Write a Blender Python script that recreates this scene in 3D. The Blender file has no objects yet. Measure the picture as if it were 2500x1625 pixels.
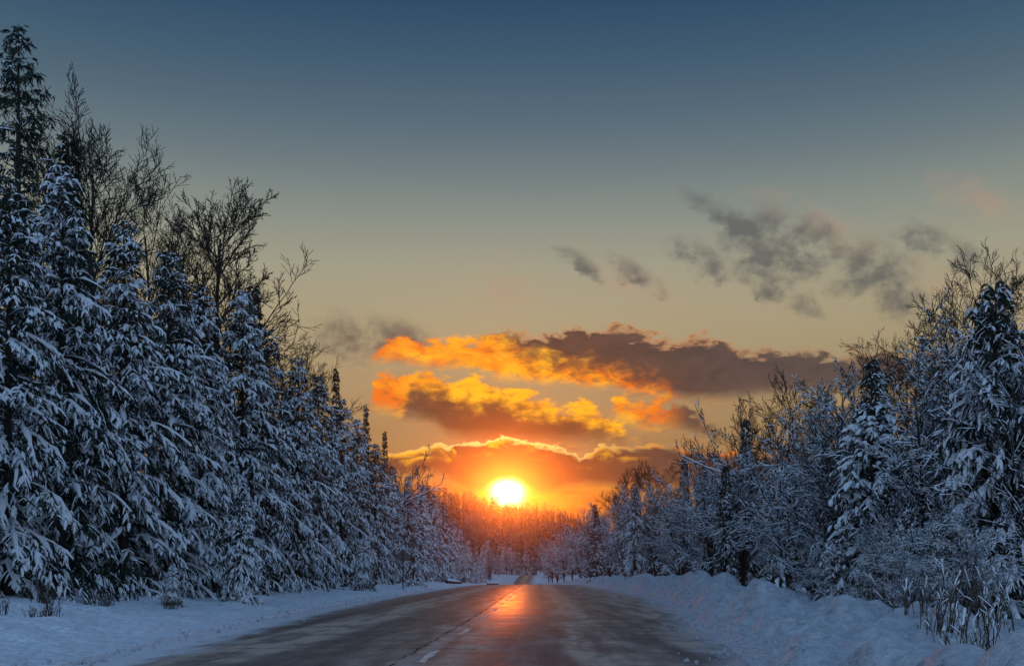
import bpy, math
import numpy as np

scene = bpy.context.scene
R = math.radians

# ---------------------------------------------------------------- camera
cam_data = bpy.data.cameras.new('camera')
cam = bpy.data.objects.new('camera', cam_data)
scene.collection.objects.link(cam)
cam.location = (0.0, 0.0, 1.4)
cam.rotation_euler = (R(90), 0, 0)
cam_data.sensor_width = 36.0
cam_data.lens = 36.0
cam_data.shift_y = 0.235          # level camera, rising front: trunks stay upright
cam_data.clip_start = 0.1
cam_data.clip_end = 12000
scene.camera = cam

# ---------------------------------------------------------------- render settings
scene.view_settings.view_transform = 'Standard'
scene.view_settings.look = 'None'
scene.view_settings.exposure = 0.0
scene.view_settings.gamma = 1.0
scene.render.engine = 'CYCLES'
cy = scene.cycles
cy.use_denoising = True
try:
    cy.denoiser = 'OPENIMAGEDENOISE'
    cy.denoising_input_passes = 'RGB_ALBEDO_NORMAL'
except Exception:
    pass
cy.max_bounces = 4
cy.diffuse_bounces = 2
cy.glossy_bounces = 2
cy.transmission_bounces = 2
cy.volume_bounces = 0
cy.transparent_max_bounces = 4
cy.use_adaptive_sampling = True
cy.adaptive_threshold = 0.015
cy.caustics_reflective = False
cy.caustics_refractive = False
cy.sample_clamp_indirect = 4.0

SUN_AZ, SUN_EL = -0.25, 4.55       # degrees; the sun stands over the road's end

# ---------------------------------------------------------------- node helper
class Nodes:
    def __init__(self, tree):
        self.t = tree
        tree.nodes.clear()
    def new(self, kind, **kw):
        n = self.t.nodes.new(kind)
        for k, v in kw.items():
            setattr(n, k, v)
        return n
    def put(self, sock, v):
        if isinstance(v, bpy.types.NodeSocket):
            self.t.links.new(v, sock)
        elif v is not None:
            try:
                sock.default_value = v
            except Exception:
                sock.default_value = (v[0], v[1], v[2], 1.0)
    def m(self, op, a, b=None, c=None, clamp=False):
        n = self.new('ShaderNodeMath', operation=op, use_clamp=clamp)
        for s, v in zip(n.inputs, (a, b, c)):
            self.put(s, v)
        return n.outputs[0]
    def add(self, a, b): return self.m('ADD', a, b)
    def sub(self, a, b): return self.m('SUBTRACT', a, b)
    def mul(self, a, b, clamp=False): return self.m('MULTIPLY', a, b, clamp=clamp)
    def div(self, a, b): return self.m('DIVIDE', a, b)
    def vm(self, op, a, b=None, out=0):
        n = self.new('ShaderNodeVectorMath', operation=op)
        self.put(n.inputs[0], a)
        if b is not None:
            self.put(n.inputs[1], b)
        return n.outputs[out]
    def ss(self, v, lo, hi, a=0.0, b=1.0):
        n = self.new('ShaderNodeMapRange', interpolation_type='SMOOTHSTEP')
        self.put(n.inputs[0], v)
        self.put(n.inputs[1], lo); self.put(n.inputs[2], hi)
        self.put(n.inputs[3], a); self.put(n.inputs[4], b)
        return n.outputs[0]
    def lin(self, v, lo, hi, a=0.0, b=1.0):
        n = self.new('ShaderNodeMapRange')
        self.put(n.inputs[0], v)
        for i, x in enumerate((lo, hi, a, b)):
            self.put(n.inputs[i + 1], x)
        return n.outputs[0]
    def mix(self, f, a, b, mode='MIX'):
        n = self.new('ShaderNodeMix', data_type='RGBA', blend_type=mode)
        n.clamp_factor = True
        self.put(n.inputs[0], f)
        for s, v in ((n.inputs[6], a), (n.inputs[7], b)):
            if isinstance(v, tuple):
                v = (v[0], v[1], v[2], 1.0)
            self.put(s, v)
        return n.outputs[2]
    def xyz(self, x, y, z=0.0):
        n = self.new('ShaderNodeCombineXYZ')
        for s, v in zip(n.inputs, (x, y, z)):
            self.put(s, v)
        return n.outputs[0]
    def sep(self, v):
        n = self.new('ShaderNodeSeparateXYZ')
        self.put(n.inputs[0], v)
        return n.outputs
    def noise(self, vec, scale, detail=4.0, rough=0.55, dist=0.0, color=False):
        n = self.new('ShaderNodeTexNoise')
        self.put(n.inputs['Vector'], vec)
        n.inputs['Scale'].default_value = scale
        n.inputs['Detail'].default_value = detail
        n.inputs['Roughness'].default_value = rough
        n.inputs['Distortion'].default_value = dist
        return n.outputs[1 if color else 0]
    def ramp(self, f, stops, mode='LINEAR'):
        n = self.new('ShaderNodeValToRGB')
        n.color_ramp.interpolation = mode
        e = n.color_ramp.elements
        while len(e) > 1:
            e.remove(e[-1])
        for i, (p, c) in enumerate(stops):
            el = e[0] if i == 0 else e.new(p)
            el.position = p
            if not isinstance(c, tuple):
                c = (c, c, c)
            el.color = (c[0], c[1], c[2], 1.0)
        self.put(n.inputs[0], f)
        return n.outputs[0]
    def curve(self, x, pts):
        n = self.new('ShaderNodeFloatCurve')
        c = n.mapping.curves[0]
        n.mapping.use_clip = False
        while len(c.points) > 2:
            c.points.remove(c.points[1])
        c.points[0].location = pts[0]
        c.points[1].location = pts[-1]
        for p in pts[1:-1]:
            c.points.new(*p)
        n.mapping.update()
        self.put(n.inputs['Value'], x)
        return n.outputs[0]

# ---------------------------------------------------------------- the sky
def build_world():
    w = bpy.data.worlds.new('World')
    scene.world = w
    w.use_nodes = True
    N = Nodes(w.node_tree)
    out = N.new('ShaderNodeOutputWorld')
    bg = N.new('ShaderNodeBackground')
    N.t.links.new(bg.outputs[0], out.inputs[0])

    D = N.vm('NORMALIZE', N.new('ShaderNodeTexCoord').outputs['Generated'])
    x, y, z = N.sep(D)
    deg = 180.0 / math.pi
    az = N.mul(N.m('ARCTAN2', x, y), deg)            # 0 = down the road, + to the right
    el = N.mul(N.m('ARCSINE', z), deg)
    sd = (math.sin(R(SUN_AZ)) * math.cos(R(SUN_EL)), math.cos(R(SUN_AZ)) * math.cos(R(SUN_EL)), math.sin(R(SUN_EL)))
    sang = N.mul(N.m('ARCCOSINE', N.m('MINIMUM', N.vm('DOT_PRODUCT', D, sd, out=1), 0.999999)), deg)

    # clear dusk air: tan over the horizon, deep blue higher up
    elp = N.div(N.m('MAXIMUM', el, 0.0), 90.0)
    e = lambda d: d / 90.0
    west = N.ramp(elp, [
        (e(0), (.36, .20, .085)), (e(4), (.36, .205, .085)), (e(8), (.37, .235, .105)), (e(11), (.405, .305, .16)), (e(14), (.42, .35, .215)),
        (e(16.5), (.37, .35, .25)), (e(19), (.26, .29, .25)), (e(21.5), (.155, .205, .222)), (e(24), (.088, .145, .195)), (e(26.5), (.048, .104, .168)), (e(29.5), (.018, .064, .136)),
        (e(36), (.018, .064, .142)), (e(55), (.042, .10, .20)), (e(90), (.08, .175, .335))])
    east = N.ramp(elp, [  # unseen sky behind the camera, made brighter blue to light the snow
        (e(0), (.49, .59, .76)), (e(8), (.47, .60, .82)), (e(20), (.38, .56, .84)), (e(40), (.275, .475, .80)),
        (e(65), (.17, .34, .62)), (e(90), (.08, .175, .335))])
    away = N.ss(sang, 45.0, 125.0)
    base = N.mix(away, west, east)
    nish = N.new('ShaderNodeTexSky', sky_type='NISHITA')
    nish.sun_disc = False
    nish.sun_elevation = R(SUN_EL)
    nish.sun_rotation = R(SUN_AZ)
    nish.air_density = 1.0; nish.dust_density = 1.5; nish.ozone_density = 2.0
    base = N.mix(0.06, base, N.mix(1.0, nish.outputs[0], (.06, .06, .06), 'MULTIPLY'))

    # warm band low over the sun
    azs = N.sub(az, SUN_AZ)
    warm = N.mul(N.m('EXPONENT', N.mul(N.m('POWER', N.div(azs, 11.0), 2.0), -1.0)),
                 N.m('EXPONENT', N.mul(N.m('POWER', N.div(N.m('MAXIMUM', el, 0.0), 6.3), 2.0), -1.0)))
    base = N.mix(N.mul(warm, 0.95), base, (.46, .155, .024))

    # shared cloud noise
    P = N.xyz(N.mul(az, 1.0), N.mul(el, 1.9))
    nA = N.sub(N.noise(P, .5, 4.0, .55, .6), .5)        # billows
    nB = N.sub(N.noise(N.vm('ADD', P, (31.0, 7.0, 2.0)), 1.6, 4.0, .6), .5)
    nC = N.sub(N.noise(N.vm('ADD', N.xyz(N.mul(az, .5), N.mul(el, 2.2)), (5.0, 17.0, 4.0)), .9, 3.0, .6), .5)
    t = N.lin(az, -32.0, 32.0)
    def pts(lst):
        o = []
        for px, py in lst:
            a = math.atan((px - 1250) / 2500)
            v = math.atan((1400 - py) / 2500 * math.cos(a))
            o.append(((math.degrees(a) + 32) / 64, math.degrees(v) / 20))
        return o
    def prof(lst):
        return N.mul(N.curve(t, pts(lst)), 20.0)

    sunprox = N.m('EXPONENT', N.mul(N.m('POWER', N.div(sang, 10.5), 2.0), -1.0))
    gold = N.mix(N.ss(N.add(sunprox, N.mul(nA, 1.5)), .25, .95), (1.0, .19, .005), (1.3, .60, .014))
    gold = N.mix(N.ss(sunprox, .02, .25), (.55, .24, .10), gold)
    dark = N.mix(sunprox, (.066, .054, .055), (.075, .026, .014))
    dark = N.mix(N.ss(nA, -.2, .2), dark, N.mix(1.0, dark, (1.7, 1.4, 1.25), 'MULTIPLY'))

    def over(base, top, bot, amp_t, amp_b, soft_t, soft_b, lit, rim=0.55, rimw=.45, opacity=1.0, seed=0.0):
        """One cloud bank between two outlines; lit = 0..1 where sunlight comes through it."""
        dt = N.add(N.sub(top, el), N.add(N.mul(nA, amp_t), N.mul(nB, amp_t * .55)))
        db = N.add(N.sub(el, bot), N.add(N.mul(nC, amp_b), N.mul(nB, amp_b * .4)))
        var = N.add(1.0, N.mul(nC, 2.6))
        dens = N.mul(N.ss(dt, 0.0, N.mul(var, soft_t)), N.ss(db, 0.0, N.mul(var, soft_b)))
        edge = N.mul(N.sub(1.0, N.ss(dt, 0.0, N.m('MAXIMUM', N.mul(var, rimw), .08))), rim)
        l = N.m('MAXIMUM', lit, edge) if lit is not None else edge
        l = N.m('MULTIPLY', l, N.add(1.05, N.mul(nB, 2.0)), clamp=True)
        col = N.mix(l, dark, gold)
        return N.mix(N.mul(dens, opacity), base, col), dens, dt

    # faint lilac streaks and far grey wisps, high on the right and left
    nW = N.sub(N.noise(N.xyz(az, N.mul(el, 1.25), 9.0), .55, 5.0, .62), .5)
    wr = R(-30)
    px_ = N.add(az, N.mul(nA, 2.0)); qx_ = N.add(el, N.mul(nW, 1.8))
    W = N.xyz(N.add(N.mul(px_, math.cos(wr)), N.mul(qx_, math.sin(wr))),
              N.sub(N.mul(qx_, math.cos(wr)), N.mul(px_, math.sin(wr))))
    def wisp(base, lst, col, op):
        tot = None
        for px, py, rx, ry in lst:
            a = math.degrees(math.atan((px - 1250) / 2500))
            v = math.degrees(math.atan((1400 - py) / 2500 * math.cos(math.radians(a))))
            s = 180 / math.pi / 2500
            c = (a * math.cos(wr) + v * math.sin(wr), v * math.cos(wr) - a * math.sin(wr), 0.0)
            k = N.vm('MULTIPLY', N.vm('SUBTRACT', W, c), (1 / (rx * s * 1.7), 1 / (ry * s * 1.7), 0.0))
            g = N.vm('DOT_PRODUCT', k, k, out=1)
            tot = g if tot is None else N.m('MINIMUM', tot, g)
        g = N.m('MAXIMUM', N.sub(1.0, tot), 0.0)
        f = N.ss(N.mul(g, N.add(1.0, N.mul(nW, 4.4))), .15, 1.5)
        return N.mix(N.mul(f, op), base, col)
    base = wisp(base, [(1560, 690, 150, 34), (2010, 555, 150, 34), (2310, 690, 90, 30), (2380, 480, 100, 30), (1240, 690, 70, 55)],
                (.50, .30, .20), .34)
    base = wisp(base, [(1945, 600, 120, 60), (2135, 675, 95, 62), (1800, 545, 120, 24), (1880, 690, 100, 28),
                       (1550, 668, 70, 20), (1415, 640, 55, 18), (1710, 630, 70, 26), (2295, 600, 90, 28), (1850, 610, 80, 40)],
                (.105, .108, .108), .86)
    base = wisp(base, [(840, 822, 60, 44), (935, 826, 60, 40), (1015, 832, 70, 30)], (.15, .115, .095), .95)

    # thin torn streaks filling the gaps between the banks
    st = N.noise(N.xyz(N.mul(N.add(az, N.mul(el, .9)), .30), N.mul(el, 1.35), 3.0), 1.0, 5.0, .62, .5)
    win = N.mul(N.mul(N.ss(el, 3.0, 5.0), N.ss(el, 13.2, 9.5)), N.m('EXPONENT', N.mul(N.m('POWER', N.div(N.sub(az, 2.0), 8.5), 2.0), -1.0)))
    base = N.mix(N.mul(N.mul(N.ss(st, .50, .72), win), .75), base, N.mix(N.ss(nB, -.1, .15), (.22, .10, .06), gold))

    # bank A: the long upper cloud, golden below and left, grey brown above right
    topA = prof([(100, 1100), (880, 920), (930, 850), (970, 826), (1060, 840), (1160, 838), (1200, 818), (1300, 824), (1360, 816), (1440, 808), (1510, 812), (1580, 828), (1650, 840), (1700, 832), (1770, 848), (1840, 864), (1920, 856), (2000, 868), (2150, 874), (2440, 880)])
    botA = prof([(100, 900), (880, 880), (980, 882), (1040, 894), (1130, 900), (1220, 918), (1300, 930), (1400, 940), (1500, 950), (1600, 964), (1680, 972), (1760, 968), (1850, 962), (2000, 955), (2440, 945)])
    gA = prof([(100, 780), (1160, 800), (1240, 830), (1290, 868), (1350, 884), (1420, 892), (1500, 905), (1560, 925), (1620, 948), (1700, 985), (2000, 1010), (2440, 1010)])
    litA = N.ss(N.add(N.sub(gA, el), N.add(N.mul(nA, 2.2), N.mul(nB, 1.4))), -.8, 1.1)
    base, _, _ = over(base, N.add(topA, .4), N.sub(botA, .4), 2.3, 1.6, .6, .9, litA, .8, .6)

    # bank B: the middle cloud, gold along its upper edge
    topB = prof([(100, 1200), (880, 1050), (915, 935), (950, 918), (1010, 928), (1040, 912), (1080, 928), (1120, 948), (1150, 928), (1180, 942), (1230, 958), (1290, 966), (1340, 988), (1390, 1008), (1430, 988), (1450, 1004), (1490, 1034), (1530, 1075), (1600, 1200), (2440, 1300)])
    botB = prof([(100, 990), (900, 990), (930, 1005), (1000, 1022), (1060, 1038), (1100, 1066), (1200, 1082), (1300, 1084), (1400, 1082), (1540, 1080), (2440, 1080)])
    gB = prof([(100, 1100), (930, 1060), (985, 1010), (1010, 950), (1060, 956), (1110, 972), (1150, 992), (1200, 984), (1280, 1004), (1350, 1020), (1420, 1036), (1500, 1056), (2440, 1080)])
    litB = N.ss(N.add(N.sub(el, gB), N.add(N.mul(nA, 2.0), N.mul(nB, 1.6))), -.7, 1.05)
    base, _, _ = over(base, N.add(topB, .45), N.sub(botB, .4), 2.6, 1.8, .6, 1.2, litB, .4, .3)
    # its smaller neighbour
    topD = prof([(100, 1300), (1470, 1100), (1490, 990), (1510, 978), (1540, 988), (1600, 986), (1650, 990), (1700, 1016), (1740, 1044), (1790, 1090), (2440, 1300)])
    botD = prof([(100, 1010), (1490, 1008), (1530, 1030), (1600, 1040), (1650, 1046), (1740, 1066), (2440, 1070)])
    litD = N.sub(1.0, N.ss(az, 7.6, 10.0))
    base, _, _ = over(base, N.add(topD, .5), N.sub(botD, .4), 2.6, 1.8, .7, 1.0, litD, .5, .3, .95)

    # the sun's disc, softened by thin cloud
    disc = N.m('POWER', N.ss(sang, 1.5, .35), 1.6)
    glow = N.m('EXPONENT', N.mul(N.m('POWER', N.div(sang, 1.25), 2.0), -1.0))
    low = N.mix(N.ss(N.add(nC, N.mul(nB, .5)), -.12, .16), (.85, .20, .008), (1.1, .46, .016))
    lowm = N.mul(N.ss(el, 5.6, 4.4), N.m('EXPONENT', N.mul(N.m('POWER', N.div(azs, 9.0), 2.0), -1.0)))
    base = N.mix(N.mul(lowm, .9), base, low)
    base = N.mix(glow, base, (1.2, .52, .03))
    base = N.mix(disc, base, (6.0, 4.4, 2.2))

    # bank C: the low dark cloud across the sun, thin bright upper rim
    topC = prof([(100, 1120), (860, 1116), (945, 1106), (990, 1102), (1040, 1092), (1075, 1078), (1100, 1092), (1114, 1072), (1200, 1072), (1230, 1066), (1270, 1070), (1330, 1082), (1370, 1084), (1400, 1098), (1440, 1104), (1465, 1082), (1500, 1086), (1560, 1086), (1620, 1082), (1700, 1096), (1800, 1104), (2440, 1110)])
    botC = prof([(100, 1180), (900, 1165), (1000, 1166), (1050, 1162), (1110, 1184), (1160, 1210), (1190, 1198), (1225, 1184), (1258, 1184), (1290, 1200), (1330, 1210), (1400, 1192), (1520, 1196), (1700, 1204), (2440, 1210)])
    base, _, dtc = over(base, topC, botC, 1.3, 1.1, .3, .6, N.mul(N.ss(nA, .02, .16), N.ss(N.sub(topC, el), 1.15, .3)), 1.15, N.add(.42, N.mul(nA, 2.2)))
    # the strongest light sits on the rim straight above the sun
    hot = N.mul(N.mul(N.ss(dtc, .02, .10), N.ss(dtc, .40, .14)), N.m('EXPONENT', N.mul(N.m('POWER', N.div(azs, 5.0), 2.0), -1.0)))
    base = N.mix(N.mul(hot, .8), base, (1.5, 1.15, .35))

    # light scattered round the sun by the moist air
    aur = N.m('EXPONENT', N.mul(N.div(sang, 1.25), -1.0))
    base = N.mix(1.0, base, N.mix(N.m('MINIMUM', N.mul(aur, 1.0), 1.0), (0, 0, 0), (.30, .06, .003)), 'ADD')
    below = N.ss(el, -1.0, 0.0)
    base = N.mix(below, (.10, .11, .14), base)
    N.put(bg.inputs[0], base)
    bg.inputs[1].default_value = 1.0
    w.cycles.sampling_method = 'MANUAL'
    w.cycles.sample_map_resolution = 1024

build_world()

sun_data = bpy.data.lights.new('sun', 'SUN')
sun = bpy.data.objects.new('sun', sun_data)
scene.collection.objects.link(sun)
sun_data.energy = 0.19
sun_data.angle = R(1.2)
sun_data.color = (1.0, .145, .006)
sun.location = (0, 400, 120)
# shine from the sun's place in the sky towards the camera
sun.rotation_euler = (R(90 - SUN_EL), 0, R(180 - SUN_AZ))

# ---------------------------------------------------------------- objects and labels
def link(o):
    scene.collection.objects.link(o)
    return o

def tag(o, label=None, cat=None, group=None, kind=None):
    if label: o['label'] = label
    if cat: o['category'] = cat
    if group: o['group'] = group
    if kind: o['kind'] = kind
    return o

def mesh_from(name, verts, quads=None, tris=None, mat=None, smooth=True, uvs=None):
    """verts (V,3); quads (Q,4) and tris (T,3) index arrays; uvs: {name: (V,2)}"""
    me = bpy.data.meshes.new(name)
    verts = np.asarray(verts, dtype=np.float32).reshape(-1, 3)
    parts, sizes = [], []
    if quads is not None and len(quads):
        q = np.asarray(quads, dtype=np.int32).reshape(-1, 4)
        parts.append(q.ravel()); sizes.append(np.full(len(q), 4, np.int32))
    if tris is not None and len(tris):
        t = np.asarray(tris, dtype=np.int32).reshape(-1, 3)
        parts.append(t.ravel()); sizes.append(np.full(len(t), 3, np.int32))
    loops = np.concatenate(parts); tot = np.concatenate(sizes)
    start = np.zeros(len(tot), np.int32); start[1:] = np.cumsum(tot)[:-1]
    me.vertices.add(len(verts)); me.vertices.foreach_set('co', verts.ravel())
    me.loops.add(len(loops)); me.loops.foreach_set('vertex_index', loops)
    me.polygons.add(len(tot))
    me.polygons.foreach_set('loop_start', start)
    me.polygons.foreach_set('loop_total', tot)
    me.update(calc_edges=True)
    me.polygons.foreach_set('use_smooth', np.full(len(tot), smooth, dtype=bool))
    if uvs:
        for n, arr in uvs.items():
            layer = me.uv_layers.new(name=n)
            layer.data.foreach_set('uv', np.asarray(arr, np.float32)[loops].ravel())
    if mat:
        me.materials.append(mat)
    return me

def obj(name, me, parent=None, loc=(0, 0, 0), rot=(0, 0, 0), scale=(1, 1, 1)):
    o = bpy.data.objects.new(name, me)
    o.location = loc; o.rotation_euler = rot; o.scale = scale
    link(o)
    if parent is not None:
        o.parent = parent
    return o

def grid_faces(nr, nc):
    i = np.arange(nr - 1)[:, None] * nc + np.arange(nc - 1)[None, :]
    return np.stack([i, i + 1, i + nc + 1, i + nc], -1).reshape(-1, 4)

# ---------------------------------------------------------------- numpy noise
def _hash(ix, iy, seed):
    h = (ix.astype(np.int64) * 374761393 + iy.astype(np.int64) * 668265263 + seed * 1442695041) & 0xffffffff
    h = ((h ^ (h >> 13)) * 1274126177) & 0xffffffff
    return ((h ^ (h >> 16)) & 0xffff) / 65535.0

def vnoise(x, y, seed=0):
    x0, y0 = np.floor(x), np.floor(y)
    fx, fy = x - x0, y - y0
    fx = fx * fx * fx * (fx * (fx * 6 - 15) + 10); fy = fy * fy * fy * (fy * (fy * 6 - 15) + 10)
    a, b = _hash(x0, y0, seed), _hash(x0 + 1, y0, seed)
    c, d = _hash(x0, y0 + 1, seed), _hash(x0 + 1, y0 + 1, seed)
    return (a + (b - a) * fx) * (1 - fy) + (c + (d - c) * fx) * fy - .5

def fbm(x, y, seed=0, octaves=4, gain=.5):
    s = np.zeros_like(x, dtype=float); a = 1.0; f = 1.0
    for i in range(octaves):
        c, k = math.cos(i * .7), math.sin(i * .7)
        s += a * vnoise((x * c - y * k) * f, (x * k + y * c) * f, seed + i * 17)
        a *= gain; f *= 2.03
    return s

def lumps(x, y, seed=0):
    """Rounded blocks: nearest-point distance field with uneven heights."""
    x0, y0 = np.floor(x), np.floor(y)
    best = np.full(x.shape, 9.0); hgt = np.zeros(x.shape)
    for dx in (-1, 0, 1):
        for dy in (-1, 0, 1):
            cx, cyy = x0 + dx, y0 + dy
            jx = cx + .15 + .7 * _hash(cx, cyy, seed); jy = cyy + .15 + .7 * _hash(cx, cyy, seed + 5)
            d = np.hypot(x - jx, y - jy)
            near = d < best
            best = np.where(near, d, best)
            hgt = np.where(near, _hash(cx, cyy, seed + 9), hgt)
    return np.clip(1 - best * best * 1.7, 0, 1) * hgt

def sstep(x, a, b):
    t = np.clip((x - a) / (b - a), 0, 1)
    return t * t * (3 - 2 * t)

# ---------------------------------------------------------------- the lie of the land
_ty = np.arange(-400.0, 2600.0, 1.0)
def table(pts, win):
    v = np.interp(_ty, [p[0] for p in pts], [p[1] for p in pts])
    k = np.ones(win) / win
    pad = np.pad(v, win, mode='edge')
    return np.convolve(np.convolve(pad, k, 'same'), k, 'same')[win:-win]
def lut(tab):
    return lambda y: np.interp(y, _ty, tab)
centre = lut(table([(-400, -16), (0, -2.35), (16, -1.84), (35, -1.15), (87, .1), (150, 1.8), (250, 3.0), (370, 3.2), (450, 6.5), (520, 16), (700, 70), (2600, 900)], 9))
road_z = lut(table([(-400, 0), (138, 0), (200, -.75), (300, -1.95), (365, -1.8), (440, .9), (455, 1.0), (475, .7), (540, -2), (620, -4), (2600, -4)], 15))
left_foot = lut(table([(-400, -5), (10, -5.0), (15, -5.4), (27, -6.7), (40, -7.6), (65, -8.3), (100, -8.3), (200, -7.2), (2600, -7)], 5))
left_edge = lut(table([(-400, -3.8), (10, -3.6), (15, -3.9), (25, -5.0), (37, -5.9), (65, -6.8), (100, -6.9), (200, -5.2), (300, -2.6), (2600, -2.6)], 5))
right_foot = lut(table([(-400, 5), (10, 5.2), (15.5, 5.7), (18, 6.1), (30, 6.7), (35, 7.3), (64, 9.1), (90, 8.9), (150, 8.0), (220, 6.2), (320, 3.8), (2600, 3.8)], 5))
left_h = lut(table([(-400, .6), (15, .62), (30, .48), (60, .18), (150, .1), (2600, .1)], 7))
crest_h = lut(table([(-400, .5), (13, .36), (24, .46), (30, .66), (40, .85), (55, 1.0), (70, 1.08), (100, .92), (160, .75), (260, .6), (2600, .6)], 5))
back_h = lut(table([(-400, .4), (13, .42), (30, .32), (60, .25), (150, .2), (2600, .2)], 5))

def hill(x, y):
    """The wooded rise the road runs towards, and a fainter ridge far behind it."""
    prof = np.interp(x, [-900, -300, -70, -30, 0, 40, 75, 120, 220, 900], [72, 66, 62, 57, 55, 47, 33, 22, 28, 60])
    n = fbm(x / 90.0, y / 90.0, 3, 3) * 5
    near = (prof + n) * sstep(y, 470, 900) * (1 - .75 * sstep(y, 980, 1300))
    far = (52 + fbm(x / 300.0, y / 300.0, 8, 3) * 20) * sstep(y, 1250, 1600) * (1 - .6 * sstep(y, 1650, 1950))
    return np.maximum(near, far)

def ground_h(x, y, detail=True):
    """Snow surface beside the road, from the offset to the road's centre line."""
    u = x - centre(y)
    rz = road_z(y) * (1 - sstep(np.abs(u), 20, 120) * .6)
    fl, fr = left_foot(y), right_foot(y)
    dl = fl - u                       # metres outwards from the left foot
    left = sstep(dl, 0, 1.1) * .16 + left_h(y) * sstep(dl, .5, 6.5)
    dr = u - fr
    ch, bh = crest_h(y), back_h(y)
    wob = fbm(y / 5.0, y * 0 + 3.0, 21, 3) * .9
    up = sstep(dr, -.1, 2.0 + wob)
    right = np.where(dr < 2.0 + wob, ch * up, bh + (ch - bh) * (1 - sstep(dr, 2.2 + wob, 4.6 + wob)))
    h = rz - .04 + np.where(u < 0, left, right)
    out = sstep(np.abs(u), 22, 70)
    h = h + out * fbm(x / 40.0, y / 40.0, 5, 3) * 1.2 + hill(x, y)
    if detail:
        far = 1 - sstep(y, 120, 300)
        lm = sstep(dl, .1, .9)
        h += far * lm * (fbm(x / 2.2, y / 2.2, 11, 4) * .16 + lumps(x / .9, y / .9, 13) * .13 * sstep(dl, .3, 2) + lumps(x / .33, y / .33, 14) * .06 * sstep(fbm(x / 3.0, y / 3.0, 19, 2), -.1, .3) + fbm(x / .35, y / .35, 15, 2) * .04)
        rm = sstep(dr, 0.0, .8)
        plow = rm * (1 - sstep(dr, 3.2, 5.2))
        h += far * plow * (fbm(x / 1.6, y / 2.2, 31, 4) * .36 + lumps(x / .95, y / 1.25, 33) ** 1.6 * .55 + lumps(x / .40, y / .5, 35) * .24 * sstep(fbm(x / 2.5, y / 4.0, 36, 2), -.25, .35) + fbm(x / .24, y / .24, 37, 2) * .07)
        h += far * sstep(dr, 3.5, 5.5) * (fbm(x / 1.8, y / 1.8, 41, 4) * .12 + lumps(x / 1.1, y / 1.1, 43) * .12)
    return h

def gz(x, y):
    return float(ground_h(np.array([float(x)]), np.array([float(y)]), True)[0])

# ---------------------------------------------------------------- materials
def material(name):
    m = bpy.data.materials.new(name)
    m.use_nodes = True
    N = Nodes(m.node_tree)
    out = N.new('ShaderNodeOutputMaterial')
    b = N.new('ShaderNodeBsdfPrincipled')
    N.t.links.new(b.outputs[0], out.inputs[0])
    return m, N, b

def bump(N, b, h, strength, dist):
    n = N.new('ShaderNodeBump')
    n.inputs['Strength'].default_value = strength
    n.inputs['Distance'].default_value = dist
    N.put(n.inputs['Height'], h)
    N.t.links.new(n.outputs[0], b.inputs['Normal'])

def mat_snow(name, col=(.80, .83, .88), scale=14.0, strength=.6, dist=.03, dirt=0.0, crust=0.0):
    m, N, b = material(name)
    g = N.new('ShaderNodeNewGeometry').outputs['Position']
    n1 = N.noise(g, scale, 4.0, .65)
    n2 = N.noise(g, scale * .12, 3.0, .5)
    c = N.mix(N.ss(n2, .35, .7), col, (col[0] * .90, col[1] * .91, col[2] * .93))
    if crust:
        n3 = N.noise(N.vm('MULTIPLY', g, (1.0, .55, 1.6)), crust, 5.0, .7, .4)
        c = N.mix(N.ss(n3, .56, .40), c, (col[0] * .74, col[1] * .76, col[2] * .78))
    if dirt:
        c = N.mix(N.mul(N.ss(N.noise(g, scale * .35, 4.0, .6), .54, .75), dirt), c, (.34, .32, .30))
    N.put(b.inputs['Base Color'], c)
    b.inputs['Roughness'].default_value = .62
    b.inputs['Specular IOR Level'].default_value = .35
    bump(N, b, n1, strength, dist)
    return m

def mat_plain(name, col, rough=.8, var=.35, scale=3.0, spec=.2):
    m, N, b = material(name)
    g = N.new('ShaderNodeNewGeometry').outputs['Position']
    n = N.noise(g, scale, 4.0, .6)
    N.put(b.inputs['Base Color'], N.mix(N.ss(n, .3, .7), tuple(c * (1 - var) for c in col), tuple(c * (1 + var) for c in col)))
    b.inputs['Roughness'].default_value = rough
    b.inputs['Specular IOR Level'].default_value = spec
    return m

SNOW = mat_snow('snow_field', (.80, .84, .90), 9.0, .9, .07, crust=7.0)
SNOW_BANK = mat_snow('ploughed_snow', (.56, .59, .63), 10.0, 1.0, .09, .45, 5.0)
SNOW_TREE = mat_snow('snow_on_branches', (.84, .87, .91), 30.0, .35, .02)
BARK = mat_plain('bark', (.042, .036, .031), .85, .4, 9.0)
TWIG = mat_plain('twigs', (.036, .030, .027), .85, .3, 4.0)
NEEDLE = mat_plain('spruce_needles', (.026, .038, .027), .7, .45, 2.2)
STALK = mat_plain('dry_stalks', (.075, .055, .038), .85, .4, 8.0)
METAL_DARK = mat_plain('weathered_steel', (.10, .10, .10), .5, .25, 12.0, .5)
POST_WOOD = mat_plain('post_timber', (.09, .07, .055), .85, .35, 10.0)
BRUSH = mat_plain('brushy_forest_floor', (.10, .088, .085), .9, .5, .15)
FARWOOD = mat_plain('far_twigs', (.055, .045, .042), .9, .35, .2)

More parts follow.
